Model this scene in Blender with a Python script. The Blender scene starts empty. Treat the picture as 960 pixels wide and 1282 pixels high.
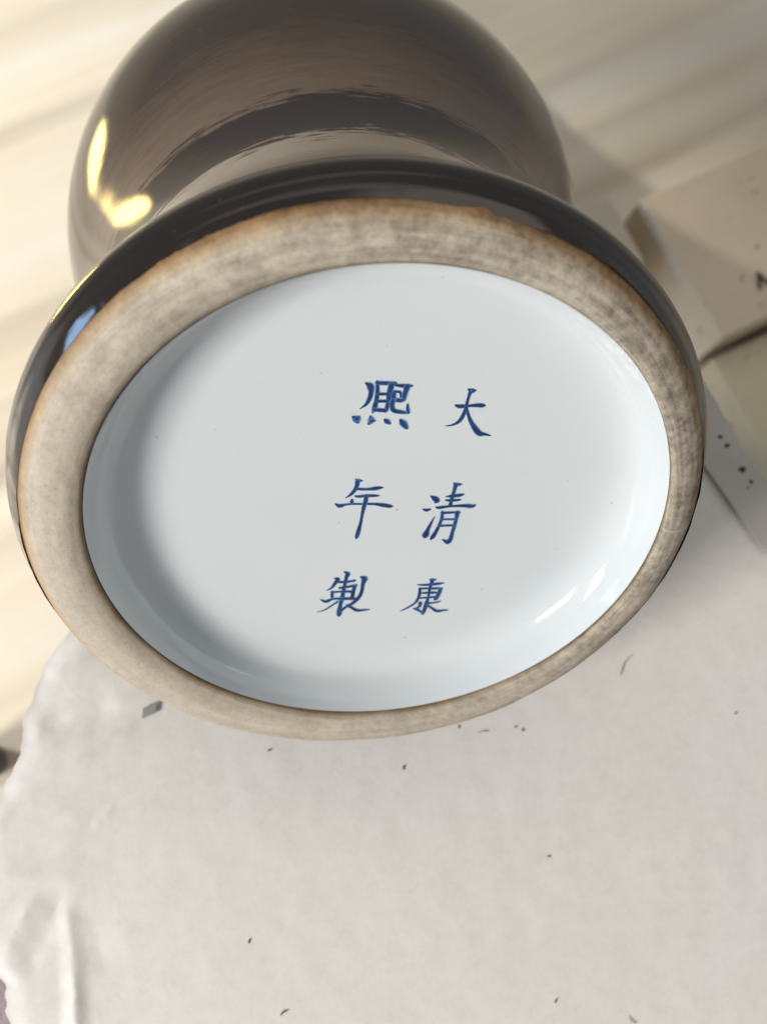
import bpy, bmesh, math, random
from mathutils import Vector, Matrix, noise, Euler
from mathutils.geometry import tessellate_polygon

scn = bpy.context.scene
rnd = random.Random(7)

# ------------------------------------------------------------------ camera
cd = bpy.data.cameras.new("camera")
cam = bpy.data.objects.new("camera", cd)
scn.collection.objects.link(cam)
scn.camera = cam
cd.sensor_fit = 'VERTICAL'
cd.sensor_height = 36.0
cd.lens = 36.5
cd.clip_start = 0.005
cd.clip_end = 50.0
cam.matrix_world = Matrix(((0.989383, 0.0, -0.145335, -0.024658),
                           (-0.034329, 0.971703, -0.233698, -0.039053),
                           (0.141222, 0.236206, 0.961386, 0.2432),
                           (0, 0, 0, 1)))
cd.dof.use_dof = True
cd.dof.focus_distance = 0.187
cd.dof.aperture_fstop = 16.0

# ------------------------------------------------------------------ light
world = bpy.data.worlds.new("World")
scn.world = world
world.use_nodes = True
wb = world.node_tree.nodes['Background']
wb.inputs['Color'].default_value = (0.96, 0.98, 1.0, 1)
wb.inputs['Strength'].default_value = 0.27


def lamp(name, kind, loc, target, energy, color, size=None, size_y=None, **kw):
    ld = bpy.data.lights.new(name, kind)
    ld.energy = energy
    ld.color = color
    if kind == 'AREA':
        ld.shape = 'RECTANGLE'
        ld.size = size
        ld.size_y = size_y or size
    for k, v in kw.items():
        setattr(ld, k, v)
    o = bpy.data.objects.new(name, ld)
    scn.collection.objects.link(o)
    o.location = loc
    o.rotation_euler = (Vector(target) - Vector(loc)).to_track_quat('-Z', 'Y').to_euler()
    return o


lamp('window_left', 'AREA', (-0.86, -0.50, 0.60), (0, 0, 0.03), 14.0, (1.0, 0.955, 0.885), 0.32, 0.28)
lamp('blue_sky_gap', 'AREA', (-1.05, 0.02, 0.11), (0, 0, 0.06), 3.4, (0.42, 0.65, 1.0), 0.75, 0.16)


def bearing(az, el, d):
    az, el = math.radians(az), math.radians(el)
    return (d * math.cos(el) * math.sin(az), 0.1 + d * math.cos(el) * math.cos(az), 0.03 + d * math.sin(el))


for lo_, d_ in ((37, 1.50), (40, 1.52), (43, 1.54)):      # daylight over the far side, fading towards the horizon
    h_ = 2 * d_ * math.tan(math.radians((60 - lo_) / 2))
    lamp('daylight_beyond', 'AREA', bearing(5, (60 + lo_) / 2, d_), (0, 0.1, 0.03), 0.34 * math.pi * h_ * 4.0,
         (1.0, 0.87, 0.74), 4.0, h_)
lamp('sunlight_table', 'SPOT', (-0.95, 0.34, 0.42), (-0.185, 0.17, -0.16), 44, (1.0, 0.95, 0.85),
     spot_size=math.radians(27), spot_blend=0.6, shadow_soft_size=0.02)
lamp('sunbeam_patch', 'SPOT', (-0.95, 0.85, 0.90), (-0.34, 0.315, -0.16), 1600, (1.0, 0.80, 0.30),
     spot_size=math.radians(5.2), spot_blend=0.3, shadow_soft_size=0.01)

scn.view_settings.view_transform = 'Standard'
scn.view_settings.look = 'None'
scn.view_settings.exposure = 0.12
scn.view_settings.gamma = 1.0
scn.view_settings.use_curve_mapping = False
scn.render.engine = 'CYCLES'

# ------------------------------------------------------------------ helpers
def link(o, parent=None, label=None, cat=None, group=None, kind=None):
    scn.collection.objects.link(o)
    if parent is not None:
        o.parent = parent
    if label:
        o['label'] = label
    if cat:
        o['category'] = cat
    if group:
        o['group'] = group
    if kind:
        o['kind'] = kind
    return o


def mesh_obj(name, verts, faces, mat, parent=None, smooth=True, attrs=None, **kw):
    me = bpy.data.meshes.new(name)
    me.from_pydata([tuple(v) for v in verts], [], faces)
    me.materials.append(mat)
    if attrs:
        for an, vals in attrs.items():
            at = me.attributes.new(an, 'FLOAT', 'POINT')
            at.data.foreach_set('value', vals)
    me.update()
    if smooth:
        me.polygons.foreach_set('use_smooth', [True] * len(me.polygons))
    return link(bpy.data.objects.new(name, me), parent, **kw)


def smooth(a, b, x):
    t = min(1, max(0, (x - a) / (b - a)))
    return t * t * (3 - 2 * t)


class NT:
    """small node-tree builder"""
    def __init__(self, name):
        self.m = bpy.data.materials.new(name)
        self.m.use_nodes = True
        self.t = self.m.node_tree
        self.b = self.t.nodes['Principled BSDF']
        self.out = self.t.nodes['Material Output']

    def n(self, ty, **kw):
        x = self.t.nodes.new(ty)
        for k, v in kw.items():
            if k in x.inputs.keys():
                x.inputs[k].default_value = v
            else:
                setattr(x, k, v)
        return x

    def l(self, a, b):
        self.t.links.new(a, b)

    def coords(self, scale=(1, 1, 1), out='Object'):
        tc = self.n('ShaderNodeTexCoord')
        mp = self.n('ShaderNodeMapping')
        mp.inputs['Scale'].default_value = scale
        self.l(tc.outputs[out], mp.inputs['Vector'])
        return mp.outputs['Vector']

    def noise(self, vec, scale, detail=4, rough=0.55, dist=0.0):
        x = self.n('ShaderNodeTexNoise')
        x.inputs['Scale'].default_value = scale
        x.inputs['Detail'].default_value = detail
        x.inputs['Roughness'].default_value = rough
        x.inputs['Distortion'].default_value = dist
        self.l(vec, x.inputs['Vector'])
        return x.outputs['Fac']

    def ramp(self, fac, stops):
        r = self.n('ShaderNodeValToRGB')
        e = r.color_ramp.elements
        while len(e) < len(stops):
            e.new(0.5)
        for i, (p, c) in enumerate(stops):
            e[i].position = p
            e[i].color = c if len(c) == 4 else (*c, 1)
        self.l(fac, r.inputs['Fac'])
        return r.outputs['Color']

    def mix(self, fac, a, b, mode='MIX'):
        x = self.n('ShaderNodeMix', data_type='RGBA', blend_type=mode)
        for s, v in ((x.inputs[0], fac), (x.inputs[6], a), (x.inputs[7], b)):
            if hasattr(v, 'is_output'):
                self.l(v, s)
            elif isinstance(v, (int, float)):
                s.default_value = v
            else:
                s.default_value = (*v, 1)
        return x.outputs[2]

    def math(self, op, a, b=0.0, clamp=False):
        x = self.n('ShaderNodeMath', operation=op, use_clamp=clamp)
        for s, v in ((x.inputs[0], a), (x.inputs[1], b)):
            if hasattr(v, 'is_output'):
                self.l(v, s)
            else:
                s.default_value = v
        return x.outputs[0]

    def attr(self, name):
        return self.n('ShaderNodeAttribute', attribute_name=name).outputs['Fac']

    def bump(self, h, strength, dist=0.001):
        x = self.n('ShaderNodeBump')
        x.inputs['Strength'].default_value = strength
        x.inputs['Distance'].default_value = dist
        self.l(h, x.inputs['Height'])
        self.l(x.outputs['Normal'], self.b.inputs['Normal'])
        return x

    def color(self, c):
        if hasattr(c, 'is_output'):
            self.l(c, self.b.inputs['Base Color'])
        else:
            self.b.inputs['Base Color'].default_value = (*c, 1)

    def set(self, **kw):
        for k, v in kw.items():
            s = self.b.inputs[k.replace('_', ' ')]
            if hasattr(v, 'is_output'):
                self.l(v, s)
            else:
                s.default_value = v


# ------------------------------------------------------------------ materials
def mat_paper():
    t = NT('white_paper')
    v = t.coords()
    big = t.noise(v, 14, 3, 0.5)
    fib = t.noise(v, 900, 5, 0.7)
    mid = t.noise(v, 120, 4, 0.6)
    c = t.ramp(big, [(0.3, (0.735, 0.705, 0.665)), (0.7, (0.75, 0.735, 0.715))])
    c = t.mix(t.math('MULTIPLY', fib, 0.22), c, (0.48, 0.45, 0.42))
    c = t.mix(t.ramp(t.noise(v, 55, 6, 0.7), [(0.35, (0.09, 0.09, 0.09)), (0.65, (0, 0, 0))]), c, (0.50, 0.46, 0.42))
    c = t.mix(t.ramp(t.noise(v, 380, 4, 0.7), [(0.30, (0.16, 0.16, 0.16)), (0.55, (0, 0, 0))]), c, (0.46, 0.42, 0.39))
    t.color(c)
    t.set(Roughness=0.78, Specular_IOR_Level=0.25)
    h = t.math('ADD', t.math('MULTIPLY', fib, 0.35), t.math('MULTIPLY', mid, 0.4))
    t.bump(h, 0.22, 0.0006)
    return t.m


def mat_glaze():
    t = NT('brown_glaze')
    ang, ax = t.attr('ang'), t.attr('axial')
    cv = t.n('ShaderNodeCombineXYZ')
    t.l(t.math('MULTIPLY', ang, 3.0), cv.inputs[0])
    t.l(t.math('MULTIPLY', ax, 900.0), cv.inputs[1])
    streak = t.noise(cv.outputs[0], 1.0, 5, 0.6)
    v = t.coords()
    blot = t.noise(v, 26, 3, 0.5)
    # reflected bands painted into the glaze colour: pale neck, dark streaks, brown fading above
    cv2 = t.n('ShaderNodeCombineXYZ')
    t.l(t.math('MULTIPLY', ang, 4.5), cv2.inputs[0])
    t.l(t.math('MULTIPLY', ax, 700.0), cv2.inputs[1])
    band_fray = t.noise(cv2.outputs[0], 1.0, 7, 0.68)
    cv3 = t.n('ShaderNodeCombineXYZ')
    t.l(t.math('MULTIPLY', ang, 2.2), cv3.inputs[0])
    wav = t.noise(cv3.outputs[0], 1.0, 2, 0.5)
    axd = t.math('ADD', ax, t.math('MULTIPLY', t.math('SUBTRACT', band_fray, 0.5), 0.021))
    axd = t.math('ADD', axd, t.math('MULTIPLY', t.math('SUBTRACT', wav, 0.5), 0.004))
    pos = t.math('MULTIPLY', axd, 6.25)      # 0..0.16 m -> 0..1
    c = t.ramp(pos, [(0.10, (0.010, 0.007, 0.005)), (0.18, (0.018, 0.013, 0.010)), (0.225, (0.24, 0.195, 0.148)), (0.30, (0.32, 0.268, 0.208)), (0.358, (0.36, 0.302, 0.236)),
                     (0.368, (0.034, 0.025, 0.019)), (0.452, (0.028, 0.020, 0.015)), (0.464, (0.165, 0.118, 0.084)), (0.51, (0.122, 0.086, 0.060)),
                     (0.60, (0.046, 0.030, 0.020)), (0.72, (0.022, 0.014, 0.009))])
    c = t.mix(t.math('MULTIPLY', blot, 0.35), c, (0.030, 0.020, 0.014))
    dust = t.noise(v, 700, 3, 0.6)
    pin = t.ramp(dust, [(0.70, (0, 0, 0)), (0.78, (1, 1, 1))])
    c = t.mix(t.math('MULTIPLY', pin, 0.35), c, (0.22, 0.18, 0.14))
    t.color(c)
    rg = t.math('ADD', 0.055, t.math('MULTIPLY', t.noise(v, 90, 5, 0.65), 0.06))
    t.set(Roughness=rg, IOR=1.52)
    bp = t.bump(streak, 0.055, 0.0004)
    return t.m


def mat_bisque():
    t = NT('unglazed_foot_clay')
    pr, ang = t.attr('prof'), t.attr('ang')
    v = t.coords()
    n1 = t.noise(v, 55, 5, 0.65)
    n2 = t.noise(v, 620, 5, 0.72)
    n3 = t.noise(v, 1700, 3, 0.7)
    n4 = t.noise(v, 130, 4, 0.6)
    cv = t.n('ShaderNodeCombineXYZ')
    t.l(t.math('MULTIPLY', ang, 2.2), cv.inputs[0])
    t.l(t.math('MULTIPLY', pr, 13.0), cv.inputs[1])
    st = t.noise(cv.outputs[0], 1.0, 6, 0.7)
    # profile position wobbled by noise
    pw = t.math('ADD', pr, t.math('MULTIPLY', t.math('SUBTRACT', n1, 0.5), 0.14))
    pw = t.math('ADD', pw, t.math('MULTIPLY', t.math('SUBTRACT', st, 0.5), 0.09))
    c = t.ramp(pw, [(0.06, (0.13, 0.085, 0.04)), (0.13, (0.27, 0.20, 0.12)), (0.22, (0.46, 0.405, 0.33)),
                    (0.45, (0.53, 0.475, 0.40)), (0.60, (0.50, 0.435, 0.345)), (0.70, (0.46, 0.345, 0.21)), (0.82, (0.30, 0.18, 0.08))])
    grime = t.ramp(t.math('ADD', t.math('MULTIPLY', t.math('ADD', n2, n4), 0.33), t.math('MULTIPLY', st, 0.34)),
                   [(0.40, (0.30, 0.265, 0.23)), (0.58, (0.97, 0.96, 0.95))])
    # more rubbed-in dirt on one half of the ring
    side = t.math('MULTIPLY', t.math('ADD', t.math('SINE', t.math('ADD', ang, 2.09)), 1.0), 0.5)
    amt = t.math('ADD', 0.30, t.math('MULTIPLY', side, 0.7))
    c = t.mix(amt, c, grime, 'MULTIPLY')
    sp = t.ramp(n3, [(0.30, (0.55, 0.5, 0.45)), (0.42, (1, 1, 1))])
    c = t.mix(0.5, c, sp, 'MULTIPLY')
    t.color(c)
    t.set(Roughness=0.62, Specular_IOR_Level=0.35)
    t.bump(t.math('ADD', t.math('MULTIPLY', n2, 0.7), t.math('MULTIPLY', n3, 0.4)), 0.35, 0.0004)
    return t.m


PORC = (0.60, 0.645, 0.67)


def mat_porcelain():
    t = NT('white_porcelain')
    v = t.coords()
    n = t.noise(v, 40, 3, 0.5)
    c = t.ramp(n, [(0.3, PORC), (0.7, (0.625, 0.665, 0.685))])
    sp = t.noise(v, 900, 2, 0.5)
    c = t.mix(t.ramp(sp, [(0.20, (1, 1, 1)), (0.24, (0, 0, 0))]), c, (0.45, 0.45, 0.42))
    t.color(c)
    t.set(Roughness=0.07, IOR=1.5, Coat_Weight=0.5, Coat_Roughness=0.02)
    t.set(Subsurface_Weight=0.0)
    t.bump(t.noise(v, 130, 2, 0.5), 0.03, 0.0005)
    return t.m


def mat_ink():
    t = NT('cobalt_blue_underglaze')
    ink = t.attr('ink')
    v = t.coords()
    n = t.noise(v, 900, 4, 0.6)
    n2 = t.noise(v, 260, 3, 0.5)
    den = t.math('ADD', ink, t.math('MULTIPLY', t.math('SUBTRACT', n, 0.5), 0.35))
    den = t.math('ADD', den, t.math('MULTIPLY', t.math('SUBTRACT', n2, 0.5), 0.9))
    c = t.ramp(den, [(0.12, (0.22, 0.42, 0.66)), (0.42, (0.045, 0.16, 0.38)), (0.72, (0.014, 0.06, 0.20)), (1.0, (0.006, 0.025, 0.09))])
    t.color(c)
    t.set(Roughness=0.07, IOR=1.5, Coat_Weight=0.5, Coat_Roughness=0.02)
    tr = t.n('ShaderNodeBsdfTransparent')
    mx = t.n('ShaderNodeMixShader')
    al = t.math('MULTIPLY', t.math('SUBTRACT', t.math('ADD', ink, t.math('MULTIPLY', t.math('SUBTRACT', n, 0.5), 0.12)), 0.03), 1.9, True)
    t.l(al, mx.inputs[0])
    t.l(tr.outputs[0], mx.inputs[1])
    t.l(t.b.outputs[0], mx.inputs[2])
    t.l(mx.outputs[0], t.out.inputs['Surface'])
    return t.m


def mat_plain(name, c1, c2, scale=20, rough=0.6, bump=0.2, bscale=300, stretch=(1, 1, 1), spec=0.4):
    t = NT(name)
    v = t.coords(stretch)
    n = t.noise(v, scale, 4, 0.6)
    t.color(t.ramp(n, [(0.3, c1), (0.7, c2)]))
    t.set(Roughness=rough, Specular_IOR_Level=spec)
    t.bump(t.noise(v, bscale, 4, 0.6), bump, 0.0006)
    return t.m


M_paper = mat_paper()
M_glaze = mat_glaze()
M_bisque = mat_bisque()
M_porc = mat_porcelain()
M_ink = mat_ink()
M_cloth = mat_plain('mauve_grey_cloth', (0.36, 0.30, 0.31), (0.46, 0.41, 0.41), 60, 0.9, 0.6, 900)
M_card_grey = mat_plain('pale_card', (0.42, 0.40, 0.37), (0.50, 0.48, 0.45), 40, 0.45, 0.1)
M_speck = mat_plain('black_speck', (0.035, 0.03, 0.025), (0.10, 0.085, 0.07), 80, 0.8, 0.1)
M_mark = mat_plain('grey_print', (0.27, 0.26, 0.235), (0.31, 0.30, 0.27), 200, 0.7, 0.1)
M_tape = mat_plain('pale_tape', (0.62, 0.63, 0.60), (0.66, 0.67, 0.64), 60, 0.35, 0.15, 150)
M_dark = mat_plain('dark_rubber', (0.03, 0.03, 0.04), (0.06, 0.06, 0.08), 40, 0.6, 0.1)


# ------------------------------------------------------------------ setting: boarded floor
ZF = -0.161
DIR = math.radians(28.5)
E1 = Vector((math.cos(DIR), math.sin(DIR), 0))
E2 = Vector((-math.sin(DIR), math.cos(DIR), 0))
bed = mesh_obj('table_top', [tuple(E1 * x + E2 * y + Vector((0, 0, ZF - 0.010))) for x, y in ((-1.1, -0.7), (1.3, -0.7), (1.3, 1.3), (-1.1, 1.3))],
               [(0, 1, 2, 3)], mat_plain('table_wood', (0.30, 0.22, 0.14), (0.38, 0.29, 0.19), 30, 0.6), kind='structure')


def bevel_box(name, sx, sy, z0, z1, bev, mat, parent=None, mw=None, segs=2, **kw):
    bm = bmesh.new()
    bmesh.ops.create_cube(bm, size=1.0)
    for v in bm.verts:
        v.co = Vector((v.co.x * sx, v.co.y * sy, z0 + (v.co.z + 0.5) * (z1 - z0)))
    bmesh.ops.bevel(bm, geom=bm.edges[:], offset=bev, segments=segs, profile=0.5, affect='EDGES')
    me = bpy.data.meshes.new(name)
    bm.to_mesh(me)
    bm.free()
    me.materials.append(mat)
    o = link(bpy.data.objects.new(name, me), parent, **kw)
    if mw is not None:
        o.matrix_world = mw
    return o


def wood(name, c1, c2, rough=0.5):
    t = NT(name)
    v = t.coords((2.0, 22.0, 8.0))
    n = t.noise(v, 3.0, 6, 0.62, 1.2)
    v2 = t.coords((6, 6, 6))
    n2 = t.noise(v2, 2.2, 4, 0.6)
    c = t.ramp(n, [(0.3, c1), (0.7, c2)])
    c = t.mix(t.math('MULTIPLY', n2, 0.25), c, tuple(x * 0.72 for x in c1))
    t.color(c)
    t.set(Roughness=rough, Specular_IOR_Level=0.35)
    t.bump(n, 0.25, 0.0008)
    return t.m


W_white = wood('whitewashed_wood', (0.50, 0.44, 0.33), (0.58, 0.52, 0.41))


def mat_sheet():
    t = NT('cream_sheet')
    tc = t.n('ShaderNodeTexCoord')
    mp = t.n('ShaderNodeMapping')
    mp.inputs['Rotation'].default_value = (0, 0, -DIR)
    t.l(tc.outputs['Object'], mp.inputs['Vector'])
    mp2 = t.n('ShaderNodeMapping')
    mp2.inputs['Scale'].default_value = (1.5, 14, 1)
    t.l(mp.outputs['Vector'], mp2.inputs['Vector'])
    n = t.noise(mp2.outputs['Vector'], 2.4, 4, 0.55, 0.4)
    n2 = t.noise(tc.outputs['Object'], 11, 4, 0.6)
    c = t.ramp(n, [(0.30, (0.56, 0.50, 0.40)), (0.5, (0.64, 0.585, 0.48)), (0.70, (0.65, 0.63, 0.58))])
    c = t.mix(t.math('MULTIPLY', n2, 0.30), c, (0.46, 0.38, 0.26))
    t.color(c)
    t.set(Roughness=0.42, Specular_IOR_Level=0.4)
    t.bump(t.noise(tc.outputs['Object'], 160, 4, 0.6), 0.12, 0.0006)
    return t.m


# long soft folds: (distance across, height) in mm
FOLD = [(-700, 0), (-420, 3), (-300, 0), (-190, 4), (-90, 0), (-20, 3), (60, 0), (100, 1), (111, -3), (116, -3), (122, 5), (130, 8), (141, 9), (146, 12), (149, 9),
        (154, 5), (163, 3), (170, 4), (176, 8), (190, 7), (225, 4), (246, 6), (253, 12), (259, 10), (268, 5), (283, 3), (292, 5), (300, 10), (308, 8), (330, 4),
        (400, 6), (440, 1), (520, 7), (600, 0), (720, 6), (850, 0), (1000, 5), (1250, 0), (1290, 0)]


def fold_h(w):
    for (a, ha), (b, hb) in zip(FOLD, FOLD[1:]):
        if a <= w <= b:
            t = (w - a) / (b - a)
            t = t * t * (3 - 2 * t)
            return ha + (hb - ha) * t
    return 0.0


NA, NB = 110, 560
verts, faces = [], []
for i in range(NA):
    a = -1.05 + 2.3 * i / (NA - 1)
    for j in range(NB):
        f = j / (NB - 1)
        w = -0.66 + 1.92 * f
        c = noise.noise(Vector((a * 2.2, w * 2.0, 0.7)))
        wd = w * 1000 + 7 * c * smooth(0.15, 0.6, abs(a - 0.2) + abs(w - 0.15))
        h = 0.7 * fold_h(wd) * (0.75 + 0.5 * noise.noise(Vector((a * 3.1, w * 6, 5.1))))
        h += 1.2 * noise.noise(Vector((a * 9, w * 22, 2.2)))
        verts.append(tuple(E1 * a + E2 * w + Vector((0, 0, ZF - 0.002 + h / 1000))))
for i in range(NA - 1):
    for j in range(NB - 1):
        k = i * NB + j
        faces.append((k, k + NB, k + NB + 1, k + 1))
mesh_obj('cream_cloth', verts, faces, mat_sheet(), label='cream cloth with long soft folds spread over the table behind the vase', cat='cloth')


# ------------------------------------------------------------------ paper-covered block and the paper on it
paperL = [(-52.0, 6.0), (-59.2, -6.0), (-63.0, -9.5), (-65.4, -14.9), (-67.7, -20.2), (-70.0, -27.1), (-70.4, -32.3), (-72.8, -39.9),
          (-74.3, -42.3), (-78.0, -50.5), (-80.0, -60.2), (-80.0, -70.0), (-76.0, -77.5), (-71.4, -82.2),
          (-69.9, -92.7), (-68.6, -110), (-65, -150), (-62, -190)]
paperR = [(98.0, 57.0), (100.7, 49.4), (112.5, 24.5), (136.1, -25.1), (150.0, -60.0), (160, -122.3), (165, -160), (168, -200)]


def polyline(pts, n):
    seg = [0.0]
    for p, q in zip(pts, pts[1:]):
        seg.append(seg[-1] + math.dist(p, q))
    out = []
    for i in range(n):
        s = seg[-1] * i / (n - 1)
        k = max(j for j in range(len(seg)) if seg[j] <= s + 1e-9)
        k = min(k, len(pts) - 2)
        f = (s - seg[k]) / max(seg[k + 1] - seg[k], 1e-9)
        out.append((pts[k][0] + (pts[k + 1][0] - pts[k][0]) * f, pts[k][1] + (pts[k + 1][1] - pts[k][1]) * f))
    return out


NV, NU = 230, 260


def crease(x, y, ax, ay, bx, by, w, h):
    """a sharp fold from (ax, ay) to (bx, by) (mm), w wide, h high, fading at its ends"""
    ax, ay, bx, by, w, h = ax / 1000, ay / 1000, bx / 1000, by / 1000, w / 1000, h / 1000
    dx, dy = bx - ax, by - ay
    ln = math.hypot(dx, dy)
    t = ((x - ax) * dx + (y - ay) * dy) / ln / ln
    if t < -0.1 or t > 1.1:
        return 0.0
    d = ((x - ax) * dy - (y - ay) * dx) / ln
    d += 0.0008 * noise.noise(Vector((t * 5, ax * 90, 0.3)))
    if abs(d) > w:
        return 0.0
    k = 1 - abs(d) / w
    return 0.62 * h * k ** 1.4 * smooth(-0.1, 0.2, t) * (1 - smooth(0.75, 1.1, t))


CREASES = [(-62, -22, -40, -15, 5, 0.88), (-66, -30, -50, -25, 6, -0.88), (-60, -37, -45, -28, 3, 0.55), (-68, -40, -44, -33, 5, 0.5), (-70, -20, -55, -13, 4, 0.77),
           (-71, -33, -60, -26, 3, -0.66), (-74, -48, -58, -40, 5, -0.5), (-54, -51, -50, -46, 1.2, 0.28), (-59, -66, -56, -95, 3.0, 0.99), (-57, -78, -54.5, -130, 3.5, 1.1),
           (-66, -64, -72, -77, 3.5, 0.83), (-60, -64, -67, -80, 3.5, -0.88), (-55, -68, -50, -82, 6, -0.5), (-75, -60, -55, -62, 6, 0.5), (20, -70, 60, -130, 30, 0.17),
           (60, -30, 110, -90, 40, 0.22)]


def paper_height(x, y, s):
    """relief of the sheet, s = metres from its left edge"""
    z = 0.0012 * noise.noise(Vector((x * 9, y * 9, 1.3)))
    z += 0.00010 * noise.noise(Vector((x * 160, y * 160, 4.0)))
    for c in CREASES:
        z += crease(x, y, *c)
    near = 1 - smooth(0.002, 0.045, s)
    q = Vector((x * 40 + y * 26, y * 80 - x * 30, 2.7))
    z += near * 0.0004 * (0.6 - 1.6 * abs(noise.noise(q)))
    q2 = Vector((x * 120, y * 190 - x * 80, 7.1))
    z += near * 0.00018 * abs(noise.noise(q2))
    z -= 0.0008 * (1 - smooth(0.0, 0.006, s)) ** 2 * (0.8 + 1.0 * noise.noise(Vector((x * 90, y * 90, 9.0))))
    return z


L = polyline(paperL, NV)
Rr = polyline(paperR, NV)
verts, faces, attr_s = [], [], []
for i in range(NV):
    v = i / (NV - 1)
    wob = 1.1 * noise.noise(Vector((L[i][1] * 0.16, 3.3, 0.2))) + 0.7 * noise.noise(Vector((L[i][1] * 0.5, 1.3, 0.2)))
    lx, ly = (L[i][0] + wob) / 1000, L[i][1] / 1000
    rx, ry = Rr[i][0] / 1000, Rr[i][1] / 1000
    for j in range(NU):
        u = (j / (NU - 1)) ** 1.5
        x = lx + (rx - lx) * u
        y = ly + (ry - ly) * u
        y -= 0.034 * math.sin(math.pi * u ** 0.8) * (1 - v) ** 6
        s = math.hypot(x - lx, y - ly)
        z = paper_height(x, y, s)
        verts.append((x, y, z))
for i in range(NV - 1):
    for j in range(NU - 1):
        k = i * NU + j
        faces.append((k, k + NU, k + NU + 1, k + 1))
paper = mesh_obj('paper_sheet', verts, faces, M_paper,
                 label='large white paper sheet with crumpled left edge lying under the vase foot', cat='paper')
so = paper.modifiers.new('thickness', 'SOLIDIFY')
so.thickness = 0.0004
so.offset = -1


def prism(name, outline, z0, z1, mat, parent=None, **kw):
    n = len(outline)
    vs = [(x, y, z1) for x, y in outline] + [(x, y, z0) for x, y in outline]
    fs = [tuple(range(n)), tuple(range(2 * n - 1, n - 1, -1))]
    for i in range(n):
        j = (i + 1) % n
        fs.append((i, i + n, j + n, j))
    return mesh_obj(name, vs, fs, mat, parent, smooth=False, **kw)


# the block the sheet lies on; only its mauve cloth top shows, at the lower left
outline = [(-0.048, -0.014), (-0.054, -0.022), (-0.062, -0.045), (-0.12, -0.060), (-0.13, -0.25), (0.150, -0.25), (0.143, -0.06), (0.124, -0.020),
           (0.103, 0.022), (0.093, 0.040), (0.060, 0.006), (0.020, -0.016), (-0.02, -0.02)]
prism('cloth_covered_block', outline, ZF + 0.006, -0.012, M_cloth,
      label='mauve grey cloth covered block under the white paper, bare at the lower left', cat='block')


def paper_z(x, y):
    return 0.0012 * noise.noise(Vector((x * 9, y * 9, 1.3)))


# fibres and dirt specks on the paper
sp = [(14.7, -40.5, 1.2, 80), (33.8, -33.0, 2.6, 8), (41.7, -32.1, .6, 0), (43.4, -32.9, .8, 100), (28.1, -31.7, .7, 90),
      (70.0, -18.0, 6.0, 55), (96.9, -30.5, .8, 30), (47.0, -92.1, 1.0, 60), (64.2, -97.3, 2.2, 140),
      (47.6, -61.5, .7, 0), (-20.7, -75.9, 1.0, 70), (-13.4, -90.6, 1.8, 30), (-58.1, -87.6, 1.6, 50), (-16.0, -35.6, .9, 20),
      ]
vs, fs = [], []
for x, y, ln, an in sp:
    x, y, ln = x / 1000, y / 1000, ln / 1000
    w = 0.00008 if ln > 0.002 else 0.00020
    a = math.radians(an)
    k = 5
    base = len(vs)
    for i in range(k):
        f = i / (k - 1) - 0.5
        cx = x + ln * f * math.cos(a) - 0.06 * ln * math.sin(a) * math.cos(f * 6)
        cy = y + ln * f * math.sin(a) + 0.06 * ln * math.cos(a) * math.cos(f * 6)
        ww = w * (1 - 1.6 * f * f)
        z = paper_z(cx, cy) + 0.0002
        vs.append((cx - ww * math.sin(a), cy + ww * math.cos(a), z))
        vs.append((cx, cy, z + 0.00018))
        vs.append((cx + ww * math.sin(a), cy - ww * math.cos(a), z))
    for i in range(k - 1):
        b = base + 3 * i
        fs += [(b, b + 3, b + 4, b + 1), (b + 1, b + 4, b + 5, b + 2)]
mesh_obj('dirt_specks', vs, fs, M_speck, paper, kind='stuff')


def patch(name, quad, lift, thick, mat, parent, n=14, **kw):
    """a thin sheet lying on the paper relief"""
    (ax, ay), (bx, by), (cx, cy), (dx, dy) = [(p[0] / 1000, p[1] / 1000) for p in quad]
    vs, fs = [], []
    for i in range(n + 1):
        for j in range(n + 1):
            u, v = i / n, j / n
            x = (ax * (1 - u) + bx * u) * (1 - v) + (dx * (1 - u) + cx * u) * v
            y = (ay * (1 - u) + by * u) * (1 - v) + (dy * (1 - u) + cy * u) * v
            row = min(range(NV), key=lambda r: abs(L[r][1] / 1000 - y))
            s = max(0.0, x - L[row][0] / 1000)
            vs.append((x, y, paper_height(x, y, s) + lift))
    for i in range(n):
        for j in range(n):
            k = i * (n + 1) + j
            fs.append((k, k + n + 1, k + n + 2, k + 1))
    o = mesh_obj(name, vs, fs, mat, parent, **kw)
    m = o.modifiers.new('thickness', 'SOLIDIFY')
    m.thickness = thick
    m.offset = 1
    return o


mk = [(-44.1, -25.5), (-41.1, -24.4), (-41.4, -26.7), (-44.3, -27.9)]
mesh_obj('printed_mark', [(x / 1000, y / 1000, z) for z in (0.0014, 0.0015) for x, y in mk],
         [(3, 2, 1, 0), (4, 5, 6, 7)] + [(i, (i + 1) % 4, 4 + (i + 1) % 4, 4 + i) for i in range(4)], M_mark, paper, smooth=False)

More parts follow.
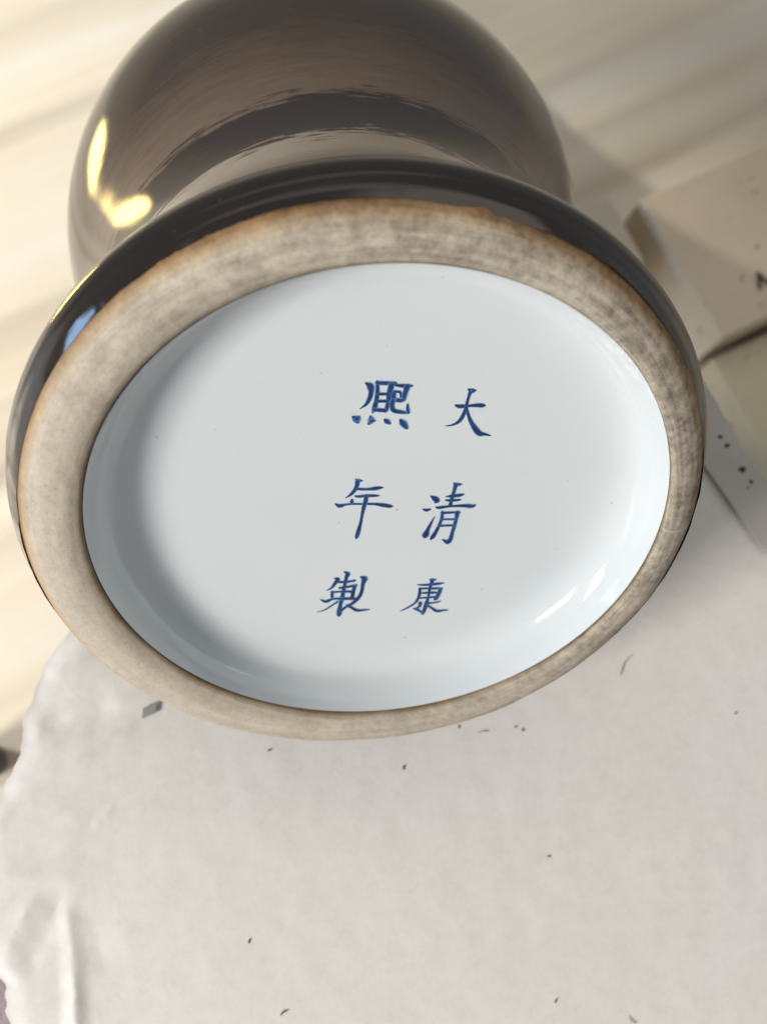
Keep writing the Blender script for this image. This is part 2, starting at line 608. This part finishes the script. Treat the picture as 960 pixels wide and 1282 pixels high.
# pale strip along the right edge of the paper
strip = [(0.0765, 0.0620), (0.0935, 0.0348), (0.1080, 0.0105), (0.1094, 0.0094), (0.1108, 0.0100), (0.1185, 0.0140), (0.1120, 0.0243), (0.1002, 0.0491),
         (0.0890, 0.0725)]
st = prism('card_strip', strip, 0.0012, 0.0022, M_card_grey,
           label='narrow pale card strip with black specks along the right edge of the paper', cat='card strip')
vs, fs = [], []
for px, py, r in [(0.1003, 0.0395, .0007), (0.1019, 0.0372, .0008), (0.1052, 0.0307, .0009), (0.1073, 0.0275, .0006), 
                  (0.1062, 0.0260, .0003)]:
    b = len(vs)
    for i in range(8):
        a = i * math.pi / 4
        rr = r * (0.7 + 0.5 * rnd.random())
        vs.append((px + rr * math.cos(a) * 1.2, py + rr * math.sin(a), 0.00225))
    vs.append((px, py, 0.0024))
    fs += [(b + i, b + (i + 1) % 8, b + 8) for i in range(8)]
mesh_obj('black_specks', vs, fs, M_speck, st, kind='stuff')


# ------------------------------------------------------------------ boxes on the floor at the right
def carton(corner, ang, lx, ly, z0, z1, mat, label, marks=()):
    e1 = Vector((math.cos(ang), math.sin(ang), 0))
    e2 = Vector((-math.sin(ang), math.cos(ang), 0))
    c = Vector((corner[0], corner[1], 0)) + e1 * lx / 2 - e2 * ly / 2
    root = link(bpy.data.objects.new('cardboard_box', None), None, label, 'box', 'boxes on the cloth at the right')
    root.location = (c.x, c.y, z0)
    root.rotation_euler = (0, 0, ang)
    root.empty_display_size = 0.02
    bevel_box('box_body', lx, ly, 0, z1 - z0, 0.0010, mat, root, segs=3)
    for mx, my, pts in marks:
        vs = [(mx + x, my + y, z1 - z0 + 0.00025) for x, y in pts]
        mesh_obj('ink_mark', vs, [tuple(range(len(vs)))], M_speck, root, smooth=False)
    return root


def mat_carton(name, c1, c2):
    t = NT(name)
    v = t.coords()
    n = t.noise(v, 28, 4, 0.6)
    c = t.ramp(n, [(0.3, c1), (0.7, c2)])
    s = t.noise(v, 170, 3, 0.55, 0.6)
    c = t.mix(t.ramp(s, [(0.66, (0, 0, 0)), (0.74, (1, 1, 1))]), c, (0.16, 0.10, 0.06))
    t.color(c)
    t.set(Roughness=0.7, Specular_IOR_Level=0.3)
    t.bump(t.noise(v, 240, 4, 0.6), 0.2, 0.0005)
    return t.m


M_boxA = mat_carton('tan_cardboard', (0.62, 0.52, 0.385), (0.68, 0.58, 0.44))
M_boxB = mat_carton('olive_cardboard', (0.55, 0.48, 0.33), (0.61, 0.53, 0.37))
ink_a = [(-.004, -.003), (-.002, -.0032), (-.0006, .0005), (.0010, -.003), (.003, -.003), (.0016, .0012), (.0008, .0042), (-.0006, .0042), (-.0022, .001)]
carton((0.1427, 0.1837), math.radians(26.0), 0.15, 0.0678, ZF + 0.004, -0.125, M_boxA,
       'pale tan box with black ink mark beside the vase, further of the two', [(-0.0455, -0.0192, ink_a)])
carton((0.1735, 0.1192), math.radians(25.5), 0.15, 0.085, ZF + 0.004, -0.139, M_boxB,
       'lower pale olive box at the right edge, nearer of the two')
# small pale offcut between vase and box
bevel_box('wood_offcut', 0.016, 0.034, 0, 0.028, 0.0015, W_white, None,
          Matrix.Translation((0.1295, 0.169, ZF + 0.006)) @ Matrix.Rotation(math.radians(25), 4, 'Z'),
          label='small pale wood offcut between the vase foot and the tan box', cat='wood block')
# dark stopper on the cloth to the left
def lathe(profile, nseg, off=None):
    """profile: list of (radius, axial); returns verts, faces, ang list, profile index"""
    vs, fs, an, pi = [], [], [], []
    n = len(profile)
    for j in range(nseg):
        a = 2 * math.pi * j / nseg
        for i, (r, z) in enumerate(profile):
            ox, oy = off(i) if off else (0, 0)
            vs.append((ox + r * math.cos(a), oy + r * math.sin(a), z))
            an.append(a)
            pi.append(i / (n - 1))
    for j in range(nseg):
        k = (j + 1) % nseg
        for i in range(n - 1):
            fs.append((j * n + i, k * n + i, k * n + i + 1, j * n + i + 1))
    return vs, fs, an, pi


vs, fs, an, pi = lathe([(0.0005, 0.020), (0.006, 0.020), (0.0085, 0.018), (0.009, 0.014), (0.008, 0.0), (0.0005, 0.0)], 32)
fs = [tuple(reversed(f)) for f in fs]
o = mesh_obj('bottle_stopper', vs, fs, M_dark, label='small dark stopper on the floor beside the paper at the left edge', cat='stopper')
o.location = (-0.1115, -0.034, ZF + 0.001)
o.scale = (0.8, 0.8, 0.8)


# ------------------------------------------------------------------ vase
def catmull(pts, sub):
    out = []
    P = [pts[0]] + list(pts) + [pts[-1]]
    for i in range(1, len(P) - 2):
        p0, p1, p2, p3 = P[i - 1:i + 3]
        for k in range(sub):
            t = k / sub
            out.append(tuple(0.5 * (2 * b + (c - a) * t + (2 * a - 5 * b + 4 * c - d) * t * t + (3 * b - a - 3 * c + d) * t ** 3)
                             for a, b, c, d in zip(p0, p1, p2, p3)))
    out.append(pts[-1])
    return out


TAU = math.radians(37.0)
axis = Vector((0, math.cos(TAU), -math.sin(TAU)))
up_v = Vector((0, math.sin(TAU), math.cos(TAU)))
vase = link(bpy.data.objects.new('vase', None), None,
            'dark brown glazed vase tipped over to show its white base with blue characters', 'vase')
vase.empty_display_size = 0.03
mw = Matrix.Identity(4)
for r_ in range(3):
    mw[r_][0] = (1, 0, 0)[r_]
    mw[r_][1] = -up_v[r_]
    mw[r_][2] = axis[r_]
mw[0][3], mw[1][3], mw[2][3] = 0, 0, 0.066
vase.matrix_world = mw

NS = 384
ECC = (0.00200, -0.00110)          # the recess is turned a little off centre
R_IN, DEPTH = 0.0502, 0.0105

# glazed body
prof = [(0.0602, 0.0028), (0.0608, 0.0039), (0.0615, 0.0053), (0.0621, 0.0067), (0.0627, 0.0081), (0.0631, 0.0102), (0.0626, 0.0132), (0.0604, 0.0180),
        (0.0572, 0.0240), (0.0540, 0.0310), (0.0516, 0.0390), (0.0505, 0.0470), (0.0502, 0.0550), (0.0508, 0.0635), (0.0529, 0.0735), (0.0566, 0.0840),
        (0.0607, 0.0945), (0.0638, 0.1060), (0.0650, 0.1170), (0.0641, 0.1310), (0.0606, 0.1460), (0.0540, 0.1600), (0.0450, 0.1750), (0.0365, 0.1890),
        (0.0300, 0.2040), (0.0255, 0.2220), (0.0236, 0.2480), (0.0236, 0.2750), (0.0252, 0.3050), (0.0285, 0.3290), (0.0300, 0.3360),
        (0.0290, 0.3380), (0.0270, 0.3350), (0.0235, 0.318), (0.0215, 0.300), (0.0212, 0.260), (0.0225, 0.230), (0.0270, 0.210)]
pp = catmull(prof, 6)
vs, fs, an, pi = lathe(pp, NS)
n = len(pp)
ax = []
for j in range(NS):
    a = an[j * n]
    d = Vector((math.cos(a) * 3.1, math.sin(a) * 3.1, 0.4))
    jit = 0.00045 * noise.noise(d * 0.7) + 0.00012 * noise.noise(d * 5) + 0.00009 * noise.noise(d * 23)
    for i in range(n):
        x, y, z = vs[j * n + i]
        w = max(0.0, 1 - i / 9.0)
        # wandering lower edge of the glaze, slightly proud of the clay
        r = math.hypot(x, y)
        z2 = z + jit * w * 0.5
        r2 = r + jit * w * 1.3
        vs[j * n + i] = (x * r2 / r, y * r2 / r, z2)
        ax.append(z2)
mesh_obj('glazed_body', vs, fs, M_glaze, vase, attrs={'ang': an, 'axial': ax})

# unglazed foot ring
fp = [(R_IN + 0.0000, 0.0016), (R_IN + 0.0002, 0.0008), (R_IN + 0.0009, 0.0002), (R_IN + 0.0022, -0.0003), (R_IN + 0.0040, -0.0004), (0.0565, 0.0000), (0.0579, 0.0006),
      (0.0590, 0.0014), (0.0598, 0.0025), (0.0605, 0.0037), (0.0611, 0.0049)]
pp = catmull(fp, 5)
npf = len(pp)
vs, fs, an, pi = lathe(pp, NS, lambda i: tuple(c * (1 - smooth(0, 1, i / (npf * 0.6))) for c in ECC))
for k, (x, y, z) in enumerate(vs):
    x *= 1 + 0.022 * (1 - smooth(0, 1, pi[k] / 0.6))
    d = Vector((x, y, z)) * 90
    vs[k] = (x, y, z + 0.00022 * noise.noise(d) + 0.00010 * noise.noise(d * 4))
mesh_obj('foot_ring', vs, fs, M_bisque, vase, attrs={'ang': an, 'prof': pi})

# white porcelain recess
rp = [(0.0, DEPTH), (0.020, DEPTH), (0.034, DEPTH), (0.0405, DEPTH - 0.0001), (0.0440, DEPTH - 0.0006), (0.0468, DEPTH - 0.0020), (0.0484, DEPTH - 0.0042),
      (0.0494, DEPTH - 0.0066), (0.0499, 0.0022), (R_IN, 0.0010)]
pp = [(max(r, 0.0), z) for r, z in catmull(rp, 6)]
pp[0] = (0.00002, DEPTH)
vs, fs, an, pi = lathe(pp, NS, lambda i: ECC)
vs = [(x * 1.022, y, z) for x, y, z in vs]
recess = mesh_obj('white_base', vs, [tuple(reversed(f)) for f in fs], M_porc, vase, label='white porcelain recessed base with six blue characters')

# blue brush characters
STROKES = {
 'da': [[(1389,-2046,39),(1463,-2024,78),(1639,-2037,54),(1768,-2049,75),(1863,-2047,84),(1923,-2046,26)],[(1553,-2383,13),(1640,-2347,97),(1715,-2359,16)],[(1614,-2324,71),(1596,-2208,52),(1583,-2056,54),(1573,-1917,65),(1534,-1777,71),(1475,-1684,62),(1376,-1626,36),(1259,-1603,10)],[(1581,-2029,39),(1623,-1904,49),(1695,-1737,65),(1805,-1568,97),(1907,-1455,103),(2006,-1439,58),(2121,-1407,19)],],
 'xi': [[(-225,-2468,22),(-137,-2410,116),(-107,-2291,87),(-127,-2139,73),(-176,-2032,55),(-272,-1938,15)],[(-24,-2509,44),(-1,-2323,70),(-3,-2126,73),(-26,-1942,80),(-51,-1856,22)],[(-27,-2472,73),(114,-2468,80),(294,-2464,73)],[(232,-2448,109),(209,-2282,87),(207,-2100,80),(186,-1915,65)],[(6,-2248,55),(199,-2252,58)],[(6,-2104,55),(206,-2107,61)],[(-31,-1926,73),(179,-1915,80)],[(297,-2434,44),(427,-2422,73),(582,-2425,44)],[(505,-2424,102),(480,-2288,87),(464,-2135,80)],[(287,-2147,80),(406,-2126,80),(470,-2143,58)],[(285,-2299,65),(287,-2147,87)],[(284,-2306,51),(389,-2293,44),(406,-2195,32)],[(282,-2132,87),(275,-2009,80),(323,-1917,80),(457,-1888,73),(564,-1874,51)],[(544,-2060,29),(554,-1968,58),(577,-1875,58)],[(-384,-1781,44),(-321,-1732,138),(-290,-1665,73)],[(-273,-1783,44),(-314,-1720,116)],[(-85,-1801,29),(-64,-1708,109),(-97,-1629,44)],[(-63,-1700,102),(18,-1701,17)],[(170,-1735,36),(213,-1693,94),(273,-1647,44)],[(447,-1732,44),(508,-1654,116),(583,-1552,58)],],
 'nian': [[(-230,-415,29),(-166,-381,80),(-97,-381,17)],[(-193,-372,87),(-193,-286,80),(-219,-182,73),(-293,-60,55),(-384,19,17)],[(-179,-191,58),(-13,-187,58),(124,-201,80),(219,-219,73),(295,-228,17)],[(-207,-25,44),(-138,-16,61),(0,-34,65),(139,-35,61),(236,-35,26)],[(-569,152,22),(-482,205,87),(-387,178,55),(-249,160,46),(-40,160,46),(156,160,58),(326,186,84),(455,213,73),(505,213,36)],[(-265,45,29),(-261,98,73),(-264,152,58)],[(-8,-43,73),(-10,98,80),(-28,223,73),(-47,420,55),(-60,621,55),(-86,823,76),(-105,954,73),(-108,1010,29)],],
 'qing': [[(1593,-335,34),(1664,-302,82),(1757,-311,21)],[(1638,-302,82),(1625,-152,66),(1610,-18,69),(1599,202,69)],[(1482,-18,21),(1608,-35,69),(1740,-52,75),(1830,-78,21)],[(1487,66,27),(1596,74,62),(1769,57,41)],[(1327,236,27),(1402,245,69),(1548,219,52),(1748,202,58),(1911,202,82),(2021,210,85),(2084,176,27)],[(1193,-34,21),(1272,16,96),(1328,83,103),(1294,134,27)],[(1083,279,21),(1153,305,69),(1225,288,48)],[(1335,460,14),(1286,616,48),(1239,792,75),(1213,916,124),(1205,969,82)],[(1462,339,48),(1475,494,62),(1450,669,62),(1404,845,69),(1357,970,82),(1330,1033,34)],[(1459,373,62),(1608,365,55),(1797,356,48)],[(1756,356,96),(1755,495,69),(1745,670,69),(1728,847,69),(1711,1026,82),(1665,1097,103),(1559,1034,27)],[(1480,529,44),(1739,530,48)],[(1459,687,52),(1746,679,52)],],
 'zhi': [[(-284,1857,27),(-211,1914,96),(-230,2027,69),(-246,2198,62),(-261,2389,75),(-276,2583,89),(-299,2780,75),(-303,2938,110),(-309,3058,82)],[(-466,2033,27),(-396,2053,82),(-444,2176,69),(-506,2289,48),(-593,2355,21)],[(-391,2129,55),(-237,2131,62),(-58,2095,62)],[(-345,2292,55),(-200,2265,62),(-20,2220,69)],[(-487,2386,62),(-477,2541,62)],[(-492,2405,48),(-304,2389,48),(-134,2391,62),(-50,2383,48)],[(-47,2239,69),(-69,2412,75),(-78,2587,69)],[(-706,2596,21),(-597,2656,75),(-460,2590,58),(-276,2583,75),(-35,2587,69),(20,2569,41)],[(46,1993,41),(127,2041,117),(110,2183,75),(99,2395,66),(49,2569,75),(-68,2724,69),(-189,2821,62),(-295,2938,69)],[(-356,2660,48),(-477,2776,38),(-612,2893,30),(-751,2950,14)],[(-165,2762,62),(-59,2843,62),(47,2915,71),(176,2908,52),(297,2900,27)],],
 'kang': [[(1435,2082,30),(1507,2099,85),(1568,2083,24)],[(1494,2099,85),(1484,2218,67)],[(1212,2223,24),(1296,2233,46),(1447,2226,61),(1621,2203,73),(1746,2188,24)],[(1268,2318,54),(1279,2473,61),(1263,2612,61),(1213,2733,51),(1109,2837,46),(990,2923,34),(929,2958,12)],[(1257,2335,42),(1434,2329,54),(1599,2331,61),(1713,2324,48)],[(1690,2341,85),(1669,2479,79),(1623,2618,91),(1588,2652,24)],[(1296,2456,36),(1448,2450,61),(1652,2444,54)],[(1287,2594,36),(1464,2580,51),(1616,2565,48)],[(1473,2235,67),(1469,2407,54),(1466,2597,48),(1447,2755,85),(1429,2932,79),(1403,3038,73)],[(1192,2892,24),(1244,2893,73),(1343,2966,48),(1416,3039,48)],[(1314,2717,73),(1324,2806,61),(1257,2893,48)],[(1483,2738,48),(1636,2723,42),(1722,2689,36)],[(1464,2790,48),(1578,2881,51),(1692,2963,70),(1820,2948,51),(1923,2941,24)],],
}



def ribbon(pts, z):
    p3 = catmull([tuple(map(float, p)) for p in pts], 7)
    out_v, out_f, ink = [], [], []
    m = len(p3)
    cross = [(-1.0, 0.0), (-0.75, 0.32), (-0.42, 0.85), (0.0, 1.0), (0.42, 0.85), (0.75, 0.32), (1.0, 0.0)]
    # rounded ends: widths shrink to nothing at two extra stations
    st = []
    for i in range(m):
        x, y, w = p3[i]
        a = p3[max(i - 1, 0)]
        b = p3[min(i + 1, m - 1)]
        tx, ty = b[0] - a[0], b[1] - a[1]
        ln = math.hypot(tx, ty) or 1
        st.append((x, y, max(w, 4) * 0.5 * 1.42, tx / ln, ty / ln, 1.0))
    x, y, w, tx, ty, _ = st[0]
    st.insert(0, (x - tx * w * 0.45, y - ty * w * 0.45, w * 0.7, tx, ty, 0.55))
    st.insert(0, (x - tx * w * 0.8, y - ty * w * 0.8, w * 0.25, tx, ty, 0.0))
    x, y, w, tx, ty, _ = st[-1]
    st.append((x + tx * w * 0.45, y + ty * w * 0.45, w * 0.7, tx, ty, 0.55))
    st.append((x + tx * w * 0.8, y + ty * w * 0.8, w * 0.25, tx, ty, 0.0))
    for i, (x, y, w, tx, ty, e) in enumerate(st):
        jl = 1 + 0.10 * noise.noise(Vector((x * 0.04, y * 0.04, 1)))
        for c, k in cross:
            out_v.append(((x - ty * w * c * jl) * 1e-5, (y + tx * w * c * jl) * 1e-5, z))
            ink.append(k * e)
    q = len(cross)
    for i in range(len(st) - 1):
        for c in range(q - 1):
            b = i * q + c
            out_f.append((b, b + 1, b + q + 1, b + q))
    return out_v, out_f, ink


for key, strokes in STROKES.items():
    V, F, K = [], [], []
    for si, s in enumerate(strokes):
        v_, f_, k_ = ribbon(s, DEPTH - 0.00003 - 0.000006 * si)
        b = len(V)
        V += v_
        F += [tuple(x + b for x in f) for f in f_]
        K += k_
    o = mesh_obj('blue_character', V, F, M_ink, recess, attrs={'ink': K},
                 label={'da': 'blue painted character 大', 'qing': 'blue painted character 清', 'kang': 'blue painted character 康',
                        'xi': 'blue painted character 熙', 'nian': 'blue painted character 年', 'zhi': 'blue painted character 製'}[key])
